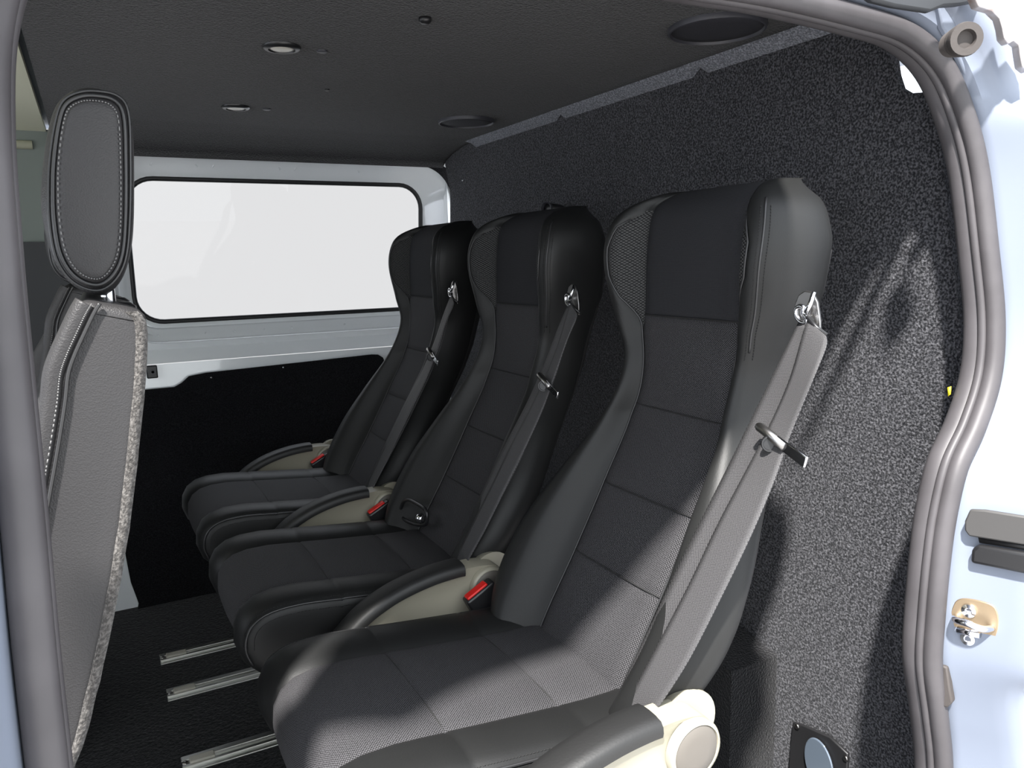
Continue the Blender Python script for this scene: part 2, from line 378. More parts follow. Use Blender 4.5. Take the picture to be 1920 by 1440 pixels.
mesh('fin', *sweep(ell(.000, .0035, .0045, .0055, 10)), M_RUBBER, seal)
def depth(i):
    n = nor[i]; p = pc[i]
    if n.z > .3 and p.z > .9: return .035+.20*max(0, min(1, (.66-p.x)/.16))  # front part of header overhang is out of view, deepened to shade the near seat
    return .055+.055*(1-max(0, n.z)/.5) if n.z > 0 else .11
dep = [depth(i) for i in range(NP)]
for _ in range(6): dep = [(dep[i-1]+dep[i]*2+dep[(i+1) % NP])/4 for i in range(NP)]
def jsec(i):
    d = dep[i]; f = 1.0
    # at the top the skin turns back over the roof
    up = max(0, nor[i].z)
    return [(.010, .030), (.022, .012), (.022, -.012), (.026, -.022), (.040, -d*.7), (.044, -d*.85), (.052, -d), (.064, -d-.004), (.11, -d+.01*up), (.24-.08*up, -d+.03*up)]
V, Fc = sweep([0]*10, False, jsec)
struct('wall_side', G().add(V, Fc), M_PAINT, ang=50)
# painted inner flange behind the seal at the rear pillar
V = []; Fc = []; sel = [i for i in range(NP) if pc[i].x > .60 and pc[i].z > .02]
# contiguous run of the rear side of the opening
k = 0
for i in sel:
    q = pc[i]
    for a, y in ((.012, .028), (.03, .034), (.09, .048), (.22, .055)):
        p = q+nor[i]*a; V.append((p.x, ysf(q.z)+y, p.z))
    k += 1
for i in range(k-1):
    for s in range(3): Fc.append([i*4+s, i*4+s+1, (i+1)*4+s+1, (i+1)*4+s])
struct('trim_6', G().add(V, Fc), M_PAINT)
# ================================================================ REAR SEATS
YC = .235
zs = [.3, .46, .573, .666, .776, .904, 1.0, 1.057, 1.09]; xs_ = [.45, .51, .574, .625, .68, .696, .700, .711, .73]
HWz = [.43, .46, .49, .53, .57, .60, .63, .66, .70, .74, .79, .84, .88, .92, .96, 1.0, 1.03, 1.05, 1.066, 1.076]
HW = [.140, .165, .188, .203, .205, .200, .190, .177, .160, .142, .126, .124, .134, .148, .158, .163, .158, .146, .125, .11]
WPz = [.43, .50, .60, .70, .78, .85, .90, .98, 1.05, 1.08]; WP = [.045, .055, .055, .042, .028, .016, .026, .038, .030, .01]
FH = .096
ZT = 1.078
def seat_pt(z, t, side, yc=YC):
    """front surface point: t in 0..1 from fabric seam to outer edge (side=+1 far, -1 near)"""
    hw = slerp_(HWz, HW, z); wp = slerp_(WPz, WP, z); xf = slerp_(zs, xs_, z)
    fh = min(FH, hw*.72)
    y = fh+(hw-fh)*t
    g = min(1, t/.55); g = g*g*(3-2*g)
    xo = xf-wp*g
    if t > .6:
        q = (t-.6)/.4; xo += .028*(1-math.sqrt(max(0, 1-q*q)))
    return xo, yc+side*y
def topround(z):
    if z < 1.035: return 0
    q = min(1, (z-1.035)/(ZT-1.035)); return .045*(1-math.sqrt(max(0, 1-q*q)))
SEAMS = (.573, .666, .776, .904)
def seat_section(z):
    hw = slerp_(HWz, HW, z); xf = slerp_(zs, xs_, z); fh = min(FH, hw*.72); tr = topround(z)
    gz = sum(.0035*math.exp(-((z-s)/.0028)**2) for s in SEAMS)
    puff = .003*math.sin(math.pi*lerp([.44, .573, .666, .776, .904, 1.06], [0, 1, 2, 3, 4, 5], z))**2
    tw = lerp([.8, .885, .90, .93, .96, 1.0, 1.03, 1.05], [.30, .03, .12, .42, .60, .62, .48, .15], z)
    C = []
    ts = [tw*k/5 for k in range(6)]+[tw+(1-tw)*(k/11) for k in range(1, 12)]
    def side_pts(sd):
        o = []
        for t in ts:
            x, y = seat_pt(z, t, sd)
            gr = .0035*math.exp(-(t*(hw-fh)/.0025)**2)
            if .89 < z < 1.052: gr += .003*math.exp(-((t-tw)*(hw-fh)/.0025)**2)
            o.append((x+gr+tr, y, t))
        return o
    far = side_pts(1); near = side_pts(-1)
    cen_ = []
    for k in range(1, 16):
        s = -1+2*k/16; yy = s*fh
        gr = gz+.0035*math.exp(-((abs(s)-1)*fh/.0025)**2)
        cen_.append((xf+gr+tr-puff*(1-s*s)-.002, YC+yy, -1))
    front = [p for p in reversed(near)]+cen_+far      # near outer ... far outer
    # side and back
    xb = xf+lerp([.44, .6, .7, .8, .92, 1.0, 1.05, ZT], [.035, .045, .06, .082, .10, .10, .085, .06], z)
    xfar = far[-1][0]
    back = []
    for k in range(1, 7):
        q = k/7; xx = xfar+(xb-xfar)*q; back.append((xx, YC+hw*(1+.05*math.sin(math.pi*q))-.05*hw*q*q*2, -2))
    for k in range(0, 7):
        s = 1-2*k/6; back.append((xb+.012*(1-s*s), YC+s*hw*.86, -2))
    for k in range(6, 0, -1):
        q = k/7; xx = xfar+(xb-xfar)*q; back.append((xx, YC-hw*(1+.05*math.sin(math.pi*q))+.05*hw*q*q*2, -2))
    return front, back, tw
zl = []
z = .445
while z < 1.03: zl.append(z); z += .0045
zl += [1.034, 1.040, 1.046, 1.052, 1.058, 1.063, 1.068, 1.072, 1.0755, 1.0775]
def build_backrest(rt):
    rows = [seat_section(z) for z in zl]
    nF = len(rows[0][0]); nB = len(rows[0][1]); n = nF+nB
    V = []; UVv = []
    for z, (f, b, tw) in zip(zl, rows):
        for p in f+b: V.append((p[0], p[1], z)); UVv.append((p[1], z*1.04))
    faces = {'shell': [], 'insert': [], 'head': [], 'wing': [], 'wing2': []}
    c0, c1 = 16, 16+16       # centre field columns (index of seam column near .. far)
    for i in range(len(zl)-1):
        zm = (zl[i]+zl[i+1])/2
        for j in range(n):
            q = [i*n+j, i*n+(j+1) % n, (i+1)*n+(j+1) % n, (i+1)*n+j]
            if c0 <= j < c1: faces['head' if zm > .904 else 'insert'].append(q)
            elif c0-5 <= j < c0 and .89 < zm < 1.05: faces['wing'].append(q)
            elif c1 <= j < c1+5 and .89 < zm < 1.05: faces['wing2'].append(q)
            else: faces['shell'].append(q)
    faces['shell'].append([(len(zl)-1)*n+k for k in range(n)]); faces['shell'].append(list(range(n)))
    def sub(fs):
        ids = sorted({i for f in fs for i in f}); mp = {a: b for b, a in enumerate(ids)}
        return [V[i] for i in ids], [[mp[i] for i in f] for f in fs], [UVv[i] for i in ids]
    out = []
    for key, nm, mt in (('shell', 'backrest', M_LEATHER), ('insert', 'back_insert', M_FABRIC), ('head', 'head_panel', M_HEADF), ('wing', 'wing_panel', M_WING), ('wing2', 'wing_panel', M_WING)):
        v, f, uv = sub(faces[key]); out.append(mesh(nm, v, f, mt, rt if key == 'shell' else out[0], uv=uv, ang=75))
    # seam lines: piping at wings and stitching along the outer edge of the near wing
    st = G(); pp = G()
    for tt, rr in ((.80, 0), (.93, 0)):
        pts = []
        z = .86
        while z < 1.045:
            x, y = seat_pt(z, tt, -1); pts.append(Vector((x-.0006+topround(z), y-.0004, z))); z += .0035
        for k in range(0, len(pts)-1): st.tube([pts[k]+(pts[k+1]-pts[k])*.15, pts[k]+(pts[k+1]-pts[k])*.75], .00055, 4)
    st.build('stitching', M_THREAD_D, out[0])
    pts = []
    z = .87
    while z < 1.055:
        x, y = seat_pt(z, .865, -1); pts.append(Vector((x-.0002+topround(z), y, z))); z += .006
    pp.tube(pts, .0015, 6); pp.build('piping', M_PIPE, out[0])
    for sd in (-1, 1):
        pts = []; z = .46
        while z < 1.05:
            tw = lerp([.8, .885, .90, .93, .96, 1.0, 1.03, 1.05], [.0, .0, .12, .42, .60, .62, .48, .15], z)
            x, y = seat_pt(z, tw, sd); pts.append(Vector((x+.0012+topround(z), y, z))); z += .01
        G().tube(pts, .0014, 6).build('piping', M_PIPE, out[0])
    for z in SEAMS:
        x0 = min(slerp_(zs, xs_, z-.002), slerp_(zs, xs_, z))-.0006
        G().tube([(x0+.0028*(abs(s)/10)**6, YC+FH*.985*s/10, z) for s in range(-10, 11)], .0009, 6).build('seam', M_THREAD_D, out[0])
    # plastic shell behind the backrest
    V = []; Fc = []
    zz = [.44+.05*i for i in range(12)]
    for z in zz:
        hw = slerp_(HWz, HW, z)*.86; xb = slerp_(zs, xs_, z)+lerp([.44, .6, .7, .8, .92, 1.0], [.020, .030, .045, .066, .084, .084], z)
        for s in (-1, -1, -.8, 0, .8, 1, 1):
            pass
        V += [(xb-.02, YC-hw-.006, z), (xb+.012, YC-hw-.006, z), (xb+.035, YC-hw*.8, z), (xb+.04, YC, z), (xb+.035, YC+hw*.8, z), (xb+.012, YC+hw+.006, z), (xb-.02, YC+hw+.006, z)]
    for i in range(len(zz)-1):
        for j in range(6): Fc.append([i*7+j, i*7+j+1, (i+1)*7+j+1, (i+1)*7+j])
    bs = mesh('rear_shell', V, Fc, M_SHELL, rt); sm = bs.modifiers.new('s', 'SOLIDIFY'); sm.thickness = .004
CP = [(.19, .385), (.165, .395), (.148, .412), (.140, .435), (.142, .458), (.152, .476), (.170, .488), (.195, .4935), (.23, .494), (.262, .491), (.284, .4885), (.288, .4868), (.292, .4882), (.33, .484), (.38, .479), (.426, .4745), (.430, .4728), (.434, .4738), (.47, .471), (.50, .470), (.53, .470), (.555, .455), (.56, .42), (.55, .39)]
def build_cushion(rt):
    P = CP; n = len(P)
    nrm = []
    for i in range(n):
        a = P[max(i-1, 0)]; b = P[min(i+1, n-1)]; t = Vector((b[0]-a[0], 0, b[1]-a[1])).normalized(); nrm.append(Vector((-t.z, 0, t.x)))
    cyc = YC+.012
    FW = .099; HWc = .178
    def col(yo, d, k=0):
        o = []
        for i in range(n):
            cx = min(max(P[i][0], .23), .5); cz = .435
            x = P[i][0]+nrm[i].x*d; zc = P[i][1]+nrm[i].z*d
            o.append((x+(cx-x)*k, cyc+yo, zc+(cz-zc)*k))
        return o
    spec = []
    half = [(.0, .002, 0), (.03, .002, 0), (.06, .001, 0), (.085, -.0005, 0), (.095, -.002, 0), (FW, -.0035, 0), (.103, -.001, 0), (.112, .003, 0), (.130, .0065, 0), (.150, .006, 0), (.163, .004, 0), (.171, .001, 0), (.176, -.003, 0), (.1785, -.005, 0), (.181, -.009, 0), (.1825, -.017, .0), (.184, -.035, .25), (.184, -.035, .6), (.182, -.035, 1)]
    cols = [(-a, b, c) for a, b, c in reversed(half[1:])]+half
    V = []; UVv = []
    arc = [0]
    for i in range(1, n): arc.append(arc[-1]+math.hypot(P[i][0]-P[i-1][0], P[i][1]-P[i-1][1]))
    for a, b, c in cols:
        for i, p in enumerate(col(a, b, c)): V.append(p); UVv.append((p[1], arc[i]))
    leather = []; fab = []
    for j in range(len(cols)-1):
        f = abs(cols[j][0]) <= FW+1e-6 and abs(cols[j+1][0]) <= FW+1e-6
        for i in range(n-1):
            q = [j*n+i, j*n+i+1, (j+1)*n+i+1, (j+1)*n+i]
            (fab if (f and i >= 3 and i < n-3) else leather).append(q)
    for j in (0, len(cols)-1): pass
    leather.append([j*n for j in range(len(cols))]+[j*n+n-1 for j in reversed(range(len(cols)))])
    def sub(fs):
        ids = sorted({i for f in fs for i in f}); mp = {a: b for b, a in enumerate(ids)}
        return [V[i] for i in ids], [[mp[i] for i in f] for f in fs], [UVv[i] for i in ids]
    v, f, uv = sub(leather); cu = mesh('cushion', v, f, M_LEATHER, rt, uv=uv, ang=70)
    v, f, uv = sub(fab); ci = mesh('cushion_insert', v, f, M_FABRIC, cu, uv=uv, ang=70)
    for sx_, sz_ in ((.288, .4884), (.430, .4744)):
        G().tube([(sx_, cyc+FW*.97*s/10, sz_-.0045*(abs(s)/10)**6) for s in range(-10, 11)], .0009, 6).build('seam', M_THREAD_D, cu)
    g = G(); t = G()
    for sd in (-1, 1):
        pts = catmull([Vector(p)+Vector((0, sd*.0008, .0)) for p in col(sd*.1785, -.004)[2:-3]], 3)
        G().tube(pts, .0018, 6).build('piping', M_PIPE, cu); t = G()
        for dd in (.173, .1825):
            pq = catmull([Vector(p)+Vector((0, sd*.0004, .0006)) for p in col(sd*dd, -.001 if dd < .18 else -.0150)[3:-4]], 6)
            L = 0; seg = []
            for a, b in zip(pq, pq[1:]):
                seg.append((a, b, (b-a).length))
            acc = 0
            for a, b, l in seg:
                k = max(1, round(l/.004))
                for q in range(k): t.tube([a+(b-a)*((q+.15)/k), a+(b-a)*((q+.75)/k)], .0005, 4)
        t.build('stitching', M_THREAD_D, cu)
AZ = -.017
def arm_outline(grow=0):
    top = [(.250, .447), (.272, .470), (.300, .494), (.335, .512), (.37, .523), (.41, .531), (.45, .534), (.482, .535)]
    a = [(.50+(.036+grow)*math.cos(q), .497+(.036+grow)*math.sin(q)) for q in [math.radians(75-165*k/8) for k in range(9)]]
    low = [(.485, .458), (.45, .452), (.40, .448), (.34, .444), (.29, .438), (.262, .436)]
    return [(p, q+AZ) for p, q in top+a+low]
def build_arm(rt, y0, big=False):
    """armrest folded down between two seats, centred on y0"""
    ol = catmull([Vector((a, 0, b)) for a, b in arm_outline()], 3, closed=True)
    wv = .019
    V = []; Fc = []; n = len(ol); c = Vector((.42, 0, .49+AZ))
    rings = [(-wv*.86, .86), (-wv*.97, .94), (-wv, .985), (-wv*.8, 1), (wv*.8, 1), (wv, .985), (wv*.97, .94), (wv*.86, .86)]
    for yy, s in rings:
        for p in ol:
            cx = min(max(p.x, .30), .49); cc = Vector((cx, 0, .487+AZ))
            q = cc+(p-cc)*s; V.append((q.x, y0+yy, q.z))
    for i in range(len(rings)-1):
        for k in range(n): Fc.append([i*n+k, i*n+(k+1) % n, (i+1)*n+(k+1) % n, (i+1)*n+k])
    Fc.append(list(range(n))); Fc.append([(len(rings)-1)*n+k for k in range(n)])
    arm = mesh('armrest', V, Fc, M_BEIGE, rt, ang=60)
    # soft black pad wrapped over the front and top
    tp = catmull([Vector((a, 0, b+AZ)) for a, b in [(.243, .446), (.252, .455), (.272, .474), (.300, .497), (.335, .515), (.37, .5265), (.41, .5345), (.445, .5375), (.462, .5375)]], 4)
    V = []; Fc = []; sec = [(-.0225, -.013), (-.0235, -.008), (-.0225, -.002), (-.019, .0025), (-.010, .0045), (0, .005), (.010, .0045), (.019, .0025), (.0225, -.002), (.0235, -.008), (.0225, -.013)]
    m_ = len(sec)
    for i, p in enumerate(tp):
        a = tp[max(i-1, 0)]; b = tp[min(i+1, len(tp)-1)]; t = (b-a).normalized(); nv = Vector((-t.z, 0, t.x))
        for yy, d in sec:
            q = p+nv*d; V.append((q.x, y0+yy, q.z))
    for i in range(len(tp)-1):
        for k in range(m_-1): Fc.append([i*m_+k, i*m_+k+1, (i+1)*m_+k+1, (i+1)*m_+k])
    Fc.append(list(range(m_))); Fc.append([(len(tp)-1)*m_+k for k in range(m_)])
    mesh('armrest_pad', V, Fc, M_PADP, arm, ang=60)
    # round pivot cap on the outer face and the hub that rises beside it
    G().lathe((.503, y0-.017, .497+AZ), (0, -1, 0), [(.0335, 0), (.0335, .007), (.0315, .010), (.029, .0105), (.0285, .008)], 40).build('pivot_ring', M_BEIGE, arm, ang=50)
    G().lathe((.503, y0-.017, .497+AZ), (0, -1, 0), [(.0284, .0), (.0284, .0085), (.026, .0105), (.015, .0115), (0.0001, .0118)], 40).build('pivot_cap', M_CAPG, arm, ang=50)
    G().lathe((.524, y0+.010, .504+AZ), (0, 1, 0), [(.036, -.002), (.036, .012), (.033, .015), (.0001, .0135)], 32).build('pivot_hub', M_BEIGE, arm, ang=50)
    return arm
def build_buckle(rt, y0, red):
    g = G()
    c = Vector((.478, y0, .478)); ax = Vector((.020, 0, .0115)); az = Vector((-.0115, 0, .020))*1.0
    ax = Vector((-.86, 0, -.5))  # points to the open end (forward, up a little)
    ax = Vector((-.93, 0, -.30)).normalized(); ax = Vector((-.90, 0, .05)).normalized()
    ax = Vector((-.80, 0, -.42)).normalized(); up = Vector((-.42, 0, .80)).normalized()
    g.obox(c, ax*.026, Vector((0, .011, 0)), up*.017)
    b = g.build('buckle', M_BLKP, rt, bevel=.004, seg=3)
    G().obox(c+up*.0165+ax*.003, ax*.019, Vector((0, .0075, 0)), up*.0035).build('release_button', red, b, bevel=.002)
    G().tube([c-up*.010-ax*.01, c-up*.03+Vector((.03, 0, -.01)), c+Vector((.06, 0, -.05))], .007, 8).build('buckle_stalk', M_BLKP, b)
def ribbon(E, thick=.0012):
    """webbing through edge pairs (left, right)"""
    V = []; Fc = []; UVv = []; n = 0; acc = 0; prev = None
    A = catmull([a for a, b in E], 6); B = catmull([b for a, b in E], 6)
    K = 6
    for a, b in zip(A, B):
        mid = (a+b)/2
        if prev is not None: acc += (mid-prev).length
        prev = mid
        for k in range(K+1): V.append(a+(b-a)*(k/K)); UVv.append((k/K*.045, acc))
    for i in range(len(A)-1):
        for k in range(K): Fc.append([i*(K+1)+k, i*(K+1)+k+1, (i+1)*(K+1)+k+1, (i+1)*(K+1)+k])
    return V, Fc, UVv
# plate x at each height in front of the backrest where the webbing hangs
def bx(px, py, off):
    x = .65
    for _ in range(60):
        p = at(px, py, 'x', x); x = .5*x+.5*(slerp_(zs, xs_, max(p.z, .44))+off)
    return p
def build_belt(rt):
    LA = [((1497, 606), (1523, 615), -.020), ((1467, 667), (1512, 690), -.030), ((1420, 763), (1480, 790), -.040), ((1370, 865), (1440, 890), -.048), ((1325, 955), (1405, 985), -.052), ((1273, 1060), (1360, 1090), -.054), ((1212, 1190), (1290, 1215), -.052), ((1160, 1300), (1215, 1335), -.046), ((1143, 1352), (1196, 1372), -.040)]
    LB = [((1514, 600), (1549, 630), -.024), ((1505, 628), (1549, 650), -.030), ((1480, 713), (1527, 705), -.044), ((1442, 800), (1480, 820), -.056), ((1395, 890), (1452, 900), -.062), ((1345, 985), (1410, 1000), -.064), ((1290, 1100), (1352, 1120), -.064), ((1225, 1225), (1290, 1240), -.060), ((1180, 1310), (1232, 1330), -.052), ((1160, 1350), (1206, 1368), -.046)]
    bo = None
    for nm, LL in (('seat_belt', LA), ('belt_strap', LB)):
        E = [(bx(*a, o), bx(*b, o-.008)) for a, b, o in LL]
        v, f, uv = ribbon(E); o = mesh(nm, v, f, M_BELT, rt if bo is None else bo, uv=uv)
        sm = o.modifiers.new('s', 'SOLIDIFY'); sm.thickness = .0013; sm.offset = 0
        if bo is None: bo = o
    # belt tongue: dark plastic bar with a chrome tip, held across the webbing
    a = bx(1421, 798, -.066); b = bx(1472, 838, -.068); c = bx(1504, 862, -.070)
    G().tube([a, a+(b-a)*.06, b], [.004, .0052, .0050], 10).build('tongue_grip', M_STEEL, bo)
    d = (c-b).normalized(); s = Vector((0, -.3, .9)).cross(d).normalized()*.0016; t = d.cross(s).normalized()*.0062
    e0 = G(); e0.obox((b+c)/2-d*.004, d*((c-b).length/2+.010), s, t); e0.build('tongue_blade', M_CHROME, bo, bevel=.001)
    p = bx(1443, 832, -.066); nrm = (CAM-p).normalized(); nrm = Vector((-.6, -.75, .1)).normalized()
    G().lathe(p, nrm, [(.0085, 0), (.0092, .0015), (.0085, .003), (.0070, .003), (.0065, .001), (.0001, .001)], 20).build('tongue_stop', M_BLKP, bo, ang=50)
    # shoulder guide: steel plate on the wing with the loop the webbing passes through
    q = [(1500, 572), (1508, 552), (1520, 544), (1535, 547), (1544, 565), (1549, 600), (1549, 632), (1530, 620), (1514, 600)]
    P = [bx(a_, b_, .0)+Vector((-.014, -.004, 0)) for a_, b_ in q]
    gd = G().prism(P, (.006, .003, 0)).build('belt_guide', M_STEEL, rt, bevel=.0012)
    lp = [(1500, 574), (1493, 580), (1494, 594), (1502, 604), (1512, 605), (1513, 596), (1506, 588), (1507, 578)]
    G().tube(catmull([bx(a_, b_, -.022) for a_, b_ in lp], 4, True), .0028, 8, closed=True).build('guide_loop', M_CHROME, gd)
    G().tube([bx(1526, 548, -.018), bx(1519, 570, -.022), bx(1511, 588, -.024)], .0026, 8).build('guide_edge', M_CHROME, gd)
    G().tube([bx(1513, 594, -.026), bx(1531, 614, -.026), bx(1550, 628, -.020)], .0022, 8).build('guide_bar', M_BLKP, gd)
    # chrome anchor link at the foot of the belt
    p = bx(1222, 1318, -.030)
    G().obox(p, (.003, -.008, .010), (.004, .004, 0), (.003, .004, .003)).build('belt_anchor', M_BLKP, bo, bevel=.001)
def build_base(rt):
    g = G()
    g.prism([(.22, .06, .385), (.55, .06, .385), (.60, .06, .30), (.56, .06, .06), (.30, .06, .06), (.36, .06, .30)], (0, .35, 0))
    g.box((.27, .09, FZ), (.66, .125, .062)).box((.27, .345, FZ), (.66, .38, .062))
    g.build('pedestal', M_TRIMD, rt, bevel=.004)
ROOT0 = (.42, YC, FZ)
def make_seat():
    rt = root('rear_seat', ROOT0, 'x', 'seat', 'black leather seats in the rear row')
    build_backrest(rt); build_cushion(rt); build_arm(rt, 0.018); build_buckle(rt, .442, M_RED); build_belt(rt); build_base(rt)
    return rt
def copy_tree(o, parent=None):
    c = o.copy(); COL.objects.link(c); c.parent = parent
    for ch in list(o.children): copy_tree(ch, c)
    return c
s0 = make_seat(); s1 = copy_tree(s0); s1.location.y += .47; s2 = copy_tree(s0); s2.location.y += .94
s0['label'] = 'nearest of the three rear seats, its grey mesh cushion lit by the sun'
s1['label'] = 'middle rear seat, fully in shade between the sunlit seat and the window-side seat'
s2['label'] = 'farthest rear seat, dark, its backrest in front of the window corner'
build_arm(s2, 1.428)
# oval recliner handle, seen only on the middle seat
g = G(); pts = [(752, 955), (757, 941), (766, 937), (780, 943), (797, 955), (801, 970), (798, 983), (782, 984), (765, 978), (755, 970)]
rh = g.tube(catmull([at(a, b, 'x', .495) for a, b in pts], 4, True), .0035, 8, closed=True).build('recliner_handle', M_BLKP, s1)
G().lathe(at(788, 972, 'x', .495), (-1, -.4, 0), [(.009, -.004), (.009, .004), (.005, .008), (.0001, .009)], 16).build('handle_bolt', M_CHROME, rh)
# ================================================================ FRONT SEATS (seen from behind and the side)
def make_front(y0=.19, w_=.40):
    rt = root('front_seat', (-.12, y0+.2, FZ), 'x', 'seat', 'front seats in the cab')
    ye = y0
    def S(px, py): p = at(px, py, 'y', y0); return Vector((p.x, 0, p.z))
    def S2(px, py): p = at(px, py, 'y', y0+.085); return Vector((p.x, 0, p.z))
    def S3(px, py): p = at(px, py, 'y', y0+.062); return Vector((p.x, 0, p.z))
    def pillow(outline, yA, yB, rnd, name, mt, parent, nseg=3):
        ol = catmull(outline, 5, True); n = len(ol); area = -sum(ol[i].x*ol[(i+1) % n].z-ol[(i+1) % n].x*ol[i].z for i in range(n)); V = []; Fc = []; UVv = []
        rings = [(yA+.000, -rnd*1.0, ), (yA+rnd*.08, -rnd*.55), (yA+rnd*.3, -rnd*.22), (yA+rnd*.65, -rnd*.05), (yA+rnd, 0), (yB-rnd, 0), (yB-rnd*.3, -rnd*.22), (yB, -rnd)]
        for yy, d in rings:
            for i, p in enumerate(ol):
                t = (ol[(i+1) % n]-ol[i-1]).normalized(); nv = Vector((-t.z, 0, t.x))
                if area < 0: nv = -nv
                q = p+nv*d; V.append((q.x, yy, q.z))
        for i in range(len(rings)-1):
            for k in range(n): Fc.append([i*n+k, i*n+(k+1) % n, (i+1)*n+(k+1) % n, (i+1)*n+k])
        Fc.append(list(range(n))); Fc.append([(len(rings)-1)*n+k for k in range(n)])
        return mesh(name, V, Fc, mt, parent, ang=65), ol
    ho = [(78, 330), (86, 260), (103, 200), (130, 172), (165, 164), (205, 172), (236, 196), (249, 240), (252, 320), (251, 420), (244, 480), (228, 525), (200, 552), (165, 550), (128, 528), (100, 488), (83, 430), (76, 380)]
    hc = y0+.045
    hd, ol = pillow([S2(*p) for p in ho], y0+.06, y0+.06+.24, .030, 'headrest', M_FLEATHER, rt)
    # side gusset standing proud with double piping and stitching
    gi = [(104, 300), (112, 240), (124, 202), (150, 186), (180, 184), (212, 192), (229, 220), (233, 300), (233, 400), (228, 470), (214, 508), (190, 530), (162, 528), (134, 508), (114, 470), (104, 410), (102, 350)]
    gu, gl2 = pillow([S3(*p) for p in gi], y0+.052, y0+.11, .010, 'side_gusset', M_FLEATHER, hd)
    cg = sum(gl2, Vector())/len(gl2)
    g = G(); t = G()
    for s_, rr in ((1.015, .0019), (1.075, .0015)):
        pts = [cg+Vector(((p-cg).x*(1+(s_-1)*2.2), 0, (p-cg).z*s_))+Vector((0, y0+.058 if s_ < 1.05 else y0+.062, 0)) for p in gl2]; G().tube(pts, rr, 6, closed=True).build('piping', M_PIPE, hd)
    for s_ in (.93, 1.13):
        pts = [cg+Vector(((p-cg).x*(1+(s_-1)*1.6), 0, (p-cg).z*(1+(s_-1)*.7)))+Vector((0, y0+(.0525 if s_ < 1 else .0700), 0)) for p in gl2]
        L = len(pts)
        for i in range(L):
            a, b = pts[i], pts[(i+1) % L]; l = (b-a).length; k = max(1, round(l/.0045))
            for q in range(k): t.tube([a+(b-a)*((q+.15)/k), a+(b-a)*((q+.7)/k)], .0006, 4)
    t.build('stitching', M_THREAD, hd)
    for yy in (y0+.10, y0+.25):
        p = Vector((.012, yy, .93)); G().tube([(.012, yy, .93), (.012, yy, .99)], .0065, 12).build('headrest_post', M_CHROME, rt)
        G().lathe((.012, yy, .944), (0, 0, 1), [(.024, 0), (.024, .006), (.019, .010), (.008, .011)], 24).build('post_guide', M_BLKP, rt, ang=50)
    bo = [(150, 569), (200, 570), (262, 584), (276, 612), (272, 700), (258, 830), (236, 990), (205, 1170), (172, 1310), (150, 1400), (100, 1520), (-150, 1500), (-120, 1200), (-60, 1000), (10, 860), (62, 770), (100, 690), (126, 625)]
    bk, bl = pillow([S(*p) for p in bo], y0+.0, y0+w_, .010, 'backrest', M_FLEATHER, rt)
    # bolster roll with piping down the front edge
    fr_ = [(152, 570), (140, 590), (122, 628), (104, 668), (92, 705), (86, 760), (70, 860), (45, 1000)]
    pts = [Vector((S(*p).x, y0-.002, S(*p).z)) for p in fr_]
    G().tube(catmull([q+Vector((.004, .008, 0)) for q in pts], 4), .0095, 10).build('bolster_edge', M_FLEATHER, bk)
    g = G(); g.tube(catmull([q+Vector((.014, -.001, 0)) for q in pts], 4), .0017, 6); g.build('piping', M_PIPE, bk)
    t = G()
    pq = catmull([q+Vector((.008, -.0012, 0)) for q in pts], 10)
    for a, b in zip(pq, pq[1:]):
        k = max(1, round((b-a).length/.0045))
        for q in range(k): t.tube([a+(b-a)*((q+.15)/k), a+(b-a)*((q+.7)/k)], .0006, 4)
    t.build('stitching', M_THREAD, bk)
    # carpet-covered rear board
    ce_ = [(262, 583), (277, 600), (281, 640), (277, 720), (266, 830), (247, 990), (216, 1170), (184, 1310), (160, 1400), (110, 1520)]
    V = []; Fc = []
    c2 = catmull([S(*p) for p in ce_], 4)
    for p in c2:
        jx = random.uniform(-.0006, .0006)
        for dx, yy in ((-.014, y0+.004), (-.009+jx, y0-.003), (-.002+jx, y0+.001), (-.001, y0+.012), (-.001, y0+w_-.01), (-.01, y0+w_)): V.append((p.x+dx, yy, p.z))
    for i in range(len(c2)-1):
        for k in range(5): Fc.append([i*6+k, i*6+k+1, (i+1)*6+k+1, (i+1)*6+k])
    mesh('carpeted_back_panel', V, Fc, M_FUZZ, bk)
    # cushion and plinth ahead of the backrest
    G().box((-.62, y0+.01, .34), (-.17, y0+w_-.01, .47)).build('seat_cushion', M_FLEATHER, rt, bevel=.03, seg=4)
    G().box((-.55, y0+.04, FZ), (-.12, y0+w_-.04, .34)).build('plinth', M_TRIMD, rt, bevel=.01)
    return rt
M_FUZZ = carpet('fuzzy_grey_felt', (.05, .047, .045), (.13, .123, .117), 330)
f0 = make_front(); f1 = copy_tree(f0); f1.location += Vector((-.034, .80, .012)); 
f0['label'] = 'near front seat in grey stitched leather, close to the door pillar'; f1['label'] = 'front seat on the far side of the cab, mostly hidden behind the near headrest'
f1.location.z = f0.location.z
# ================================================================ FLOOR RAILS
def rail(px0, py0, px1, py1, label):
    a = at(px0, py0, 'z', FZ); y = a.y; x0 = a.x
    rt = root('floor_rail', (x0, y, FZ), label, 'rail', 'aluminium seat rails in the floor')
    g = G()
    for s in (-1, 1): g.box((x0, y+s*.011-.0045, FZ-.004), (.72, y+s*.011+.0045, FZ+.006)); g.box((x0, y+s*.021-.007, FZ-.003), (.72, y+s*.021+.007, FZ+.0025))
    g.box((x0, y-.02, FZ-.006), (.72, y+.02, FZ+.001))
    g.build('track', M_ALU, rt, bevel=.0012)
    G().box((x0+.014, y-.010, FZ+.001), (x0+.060, y+.010, FZ+.010)).build('end_stop', M_STOP, rt, bevel=.002)
    G().lathe((x0+.006, y, FZ), (0, 0, 1), [(.007, 0), (.007, .006), (.004, .008), (.0001, .0085)], 16).build('end_bolt', M_STEEL, rt)
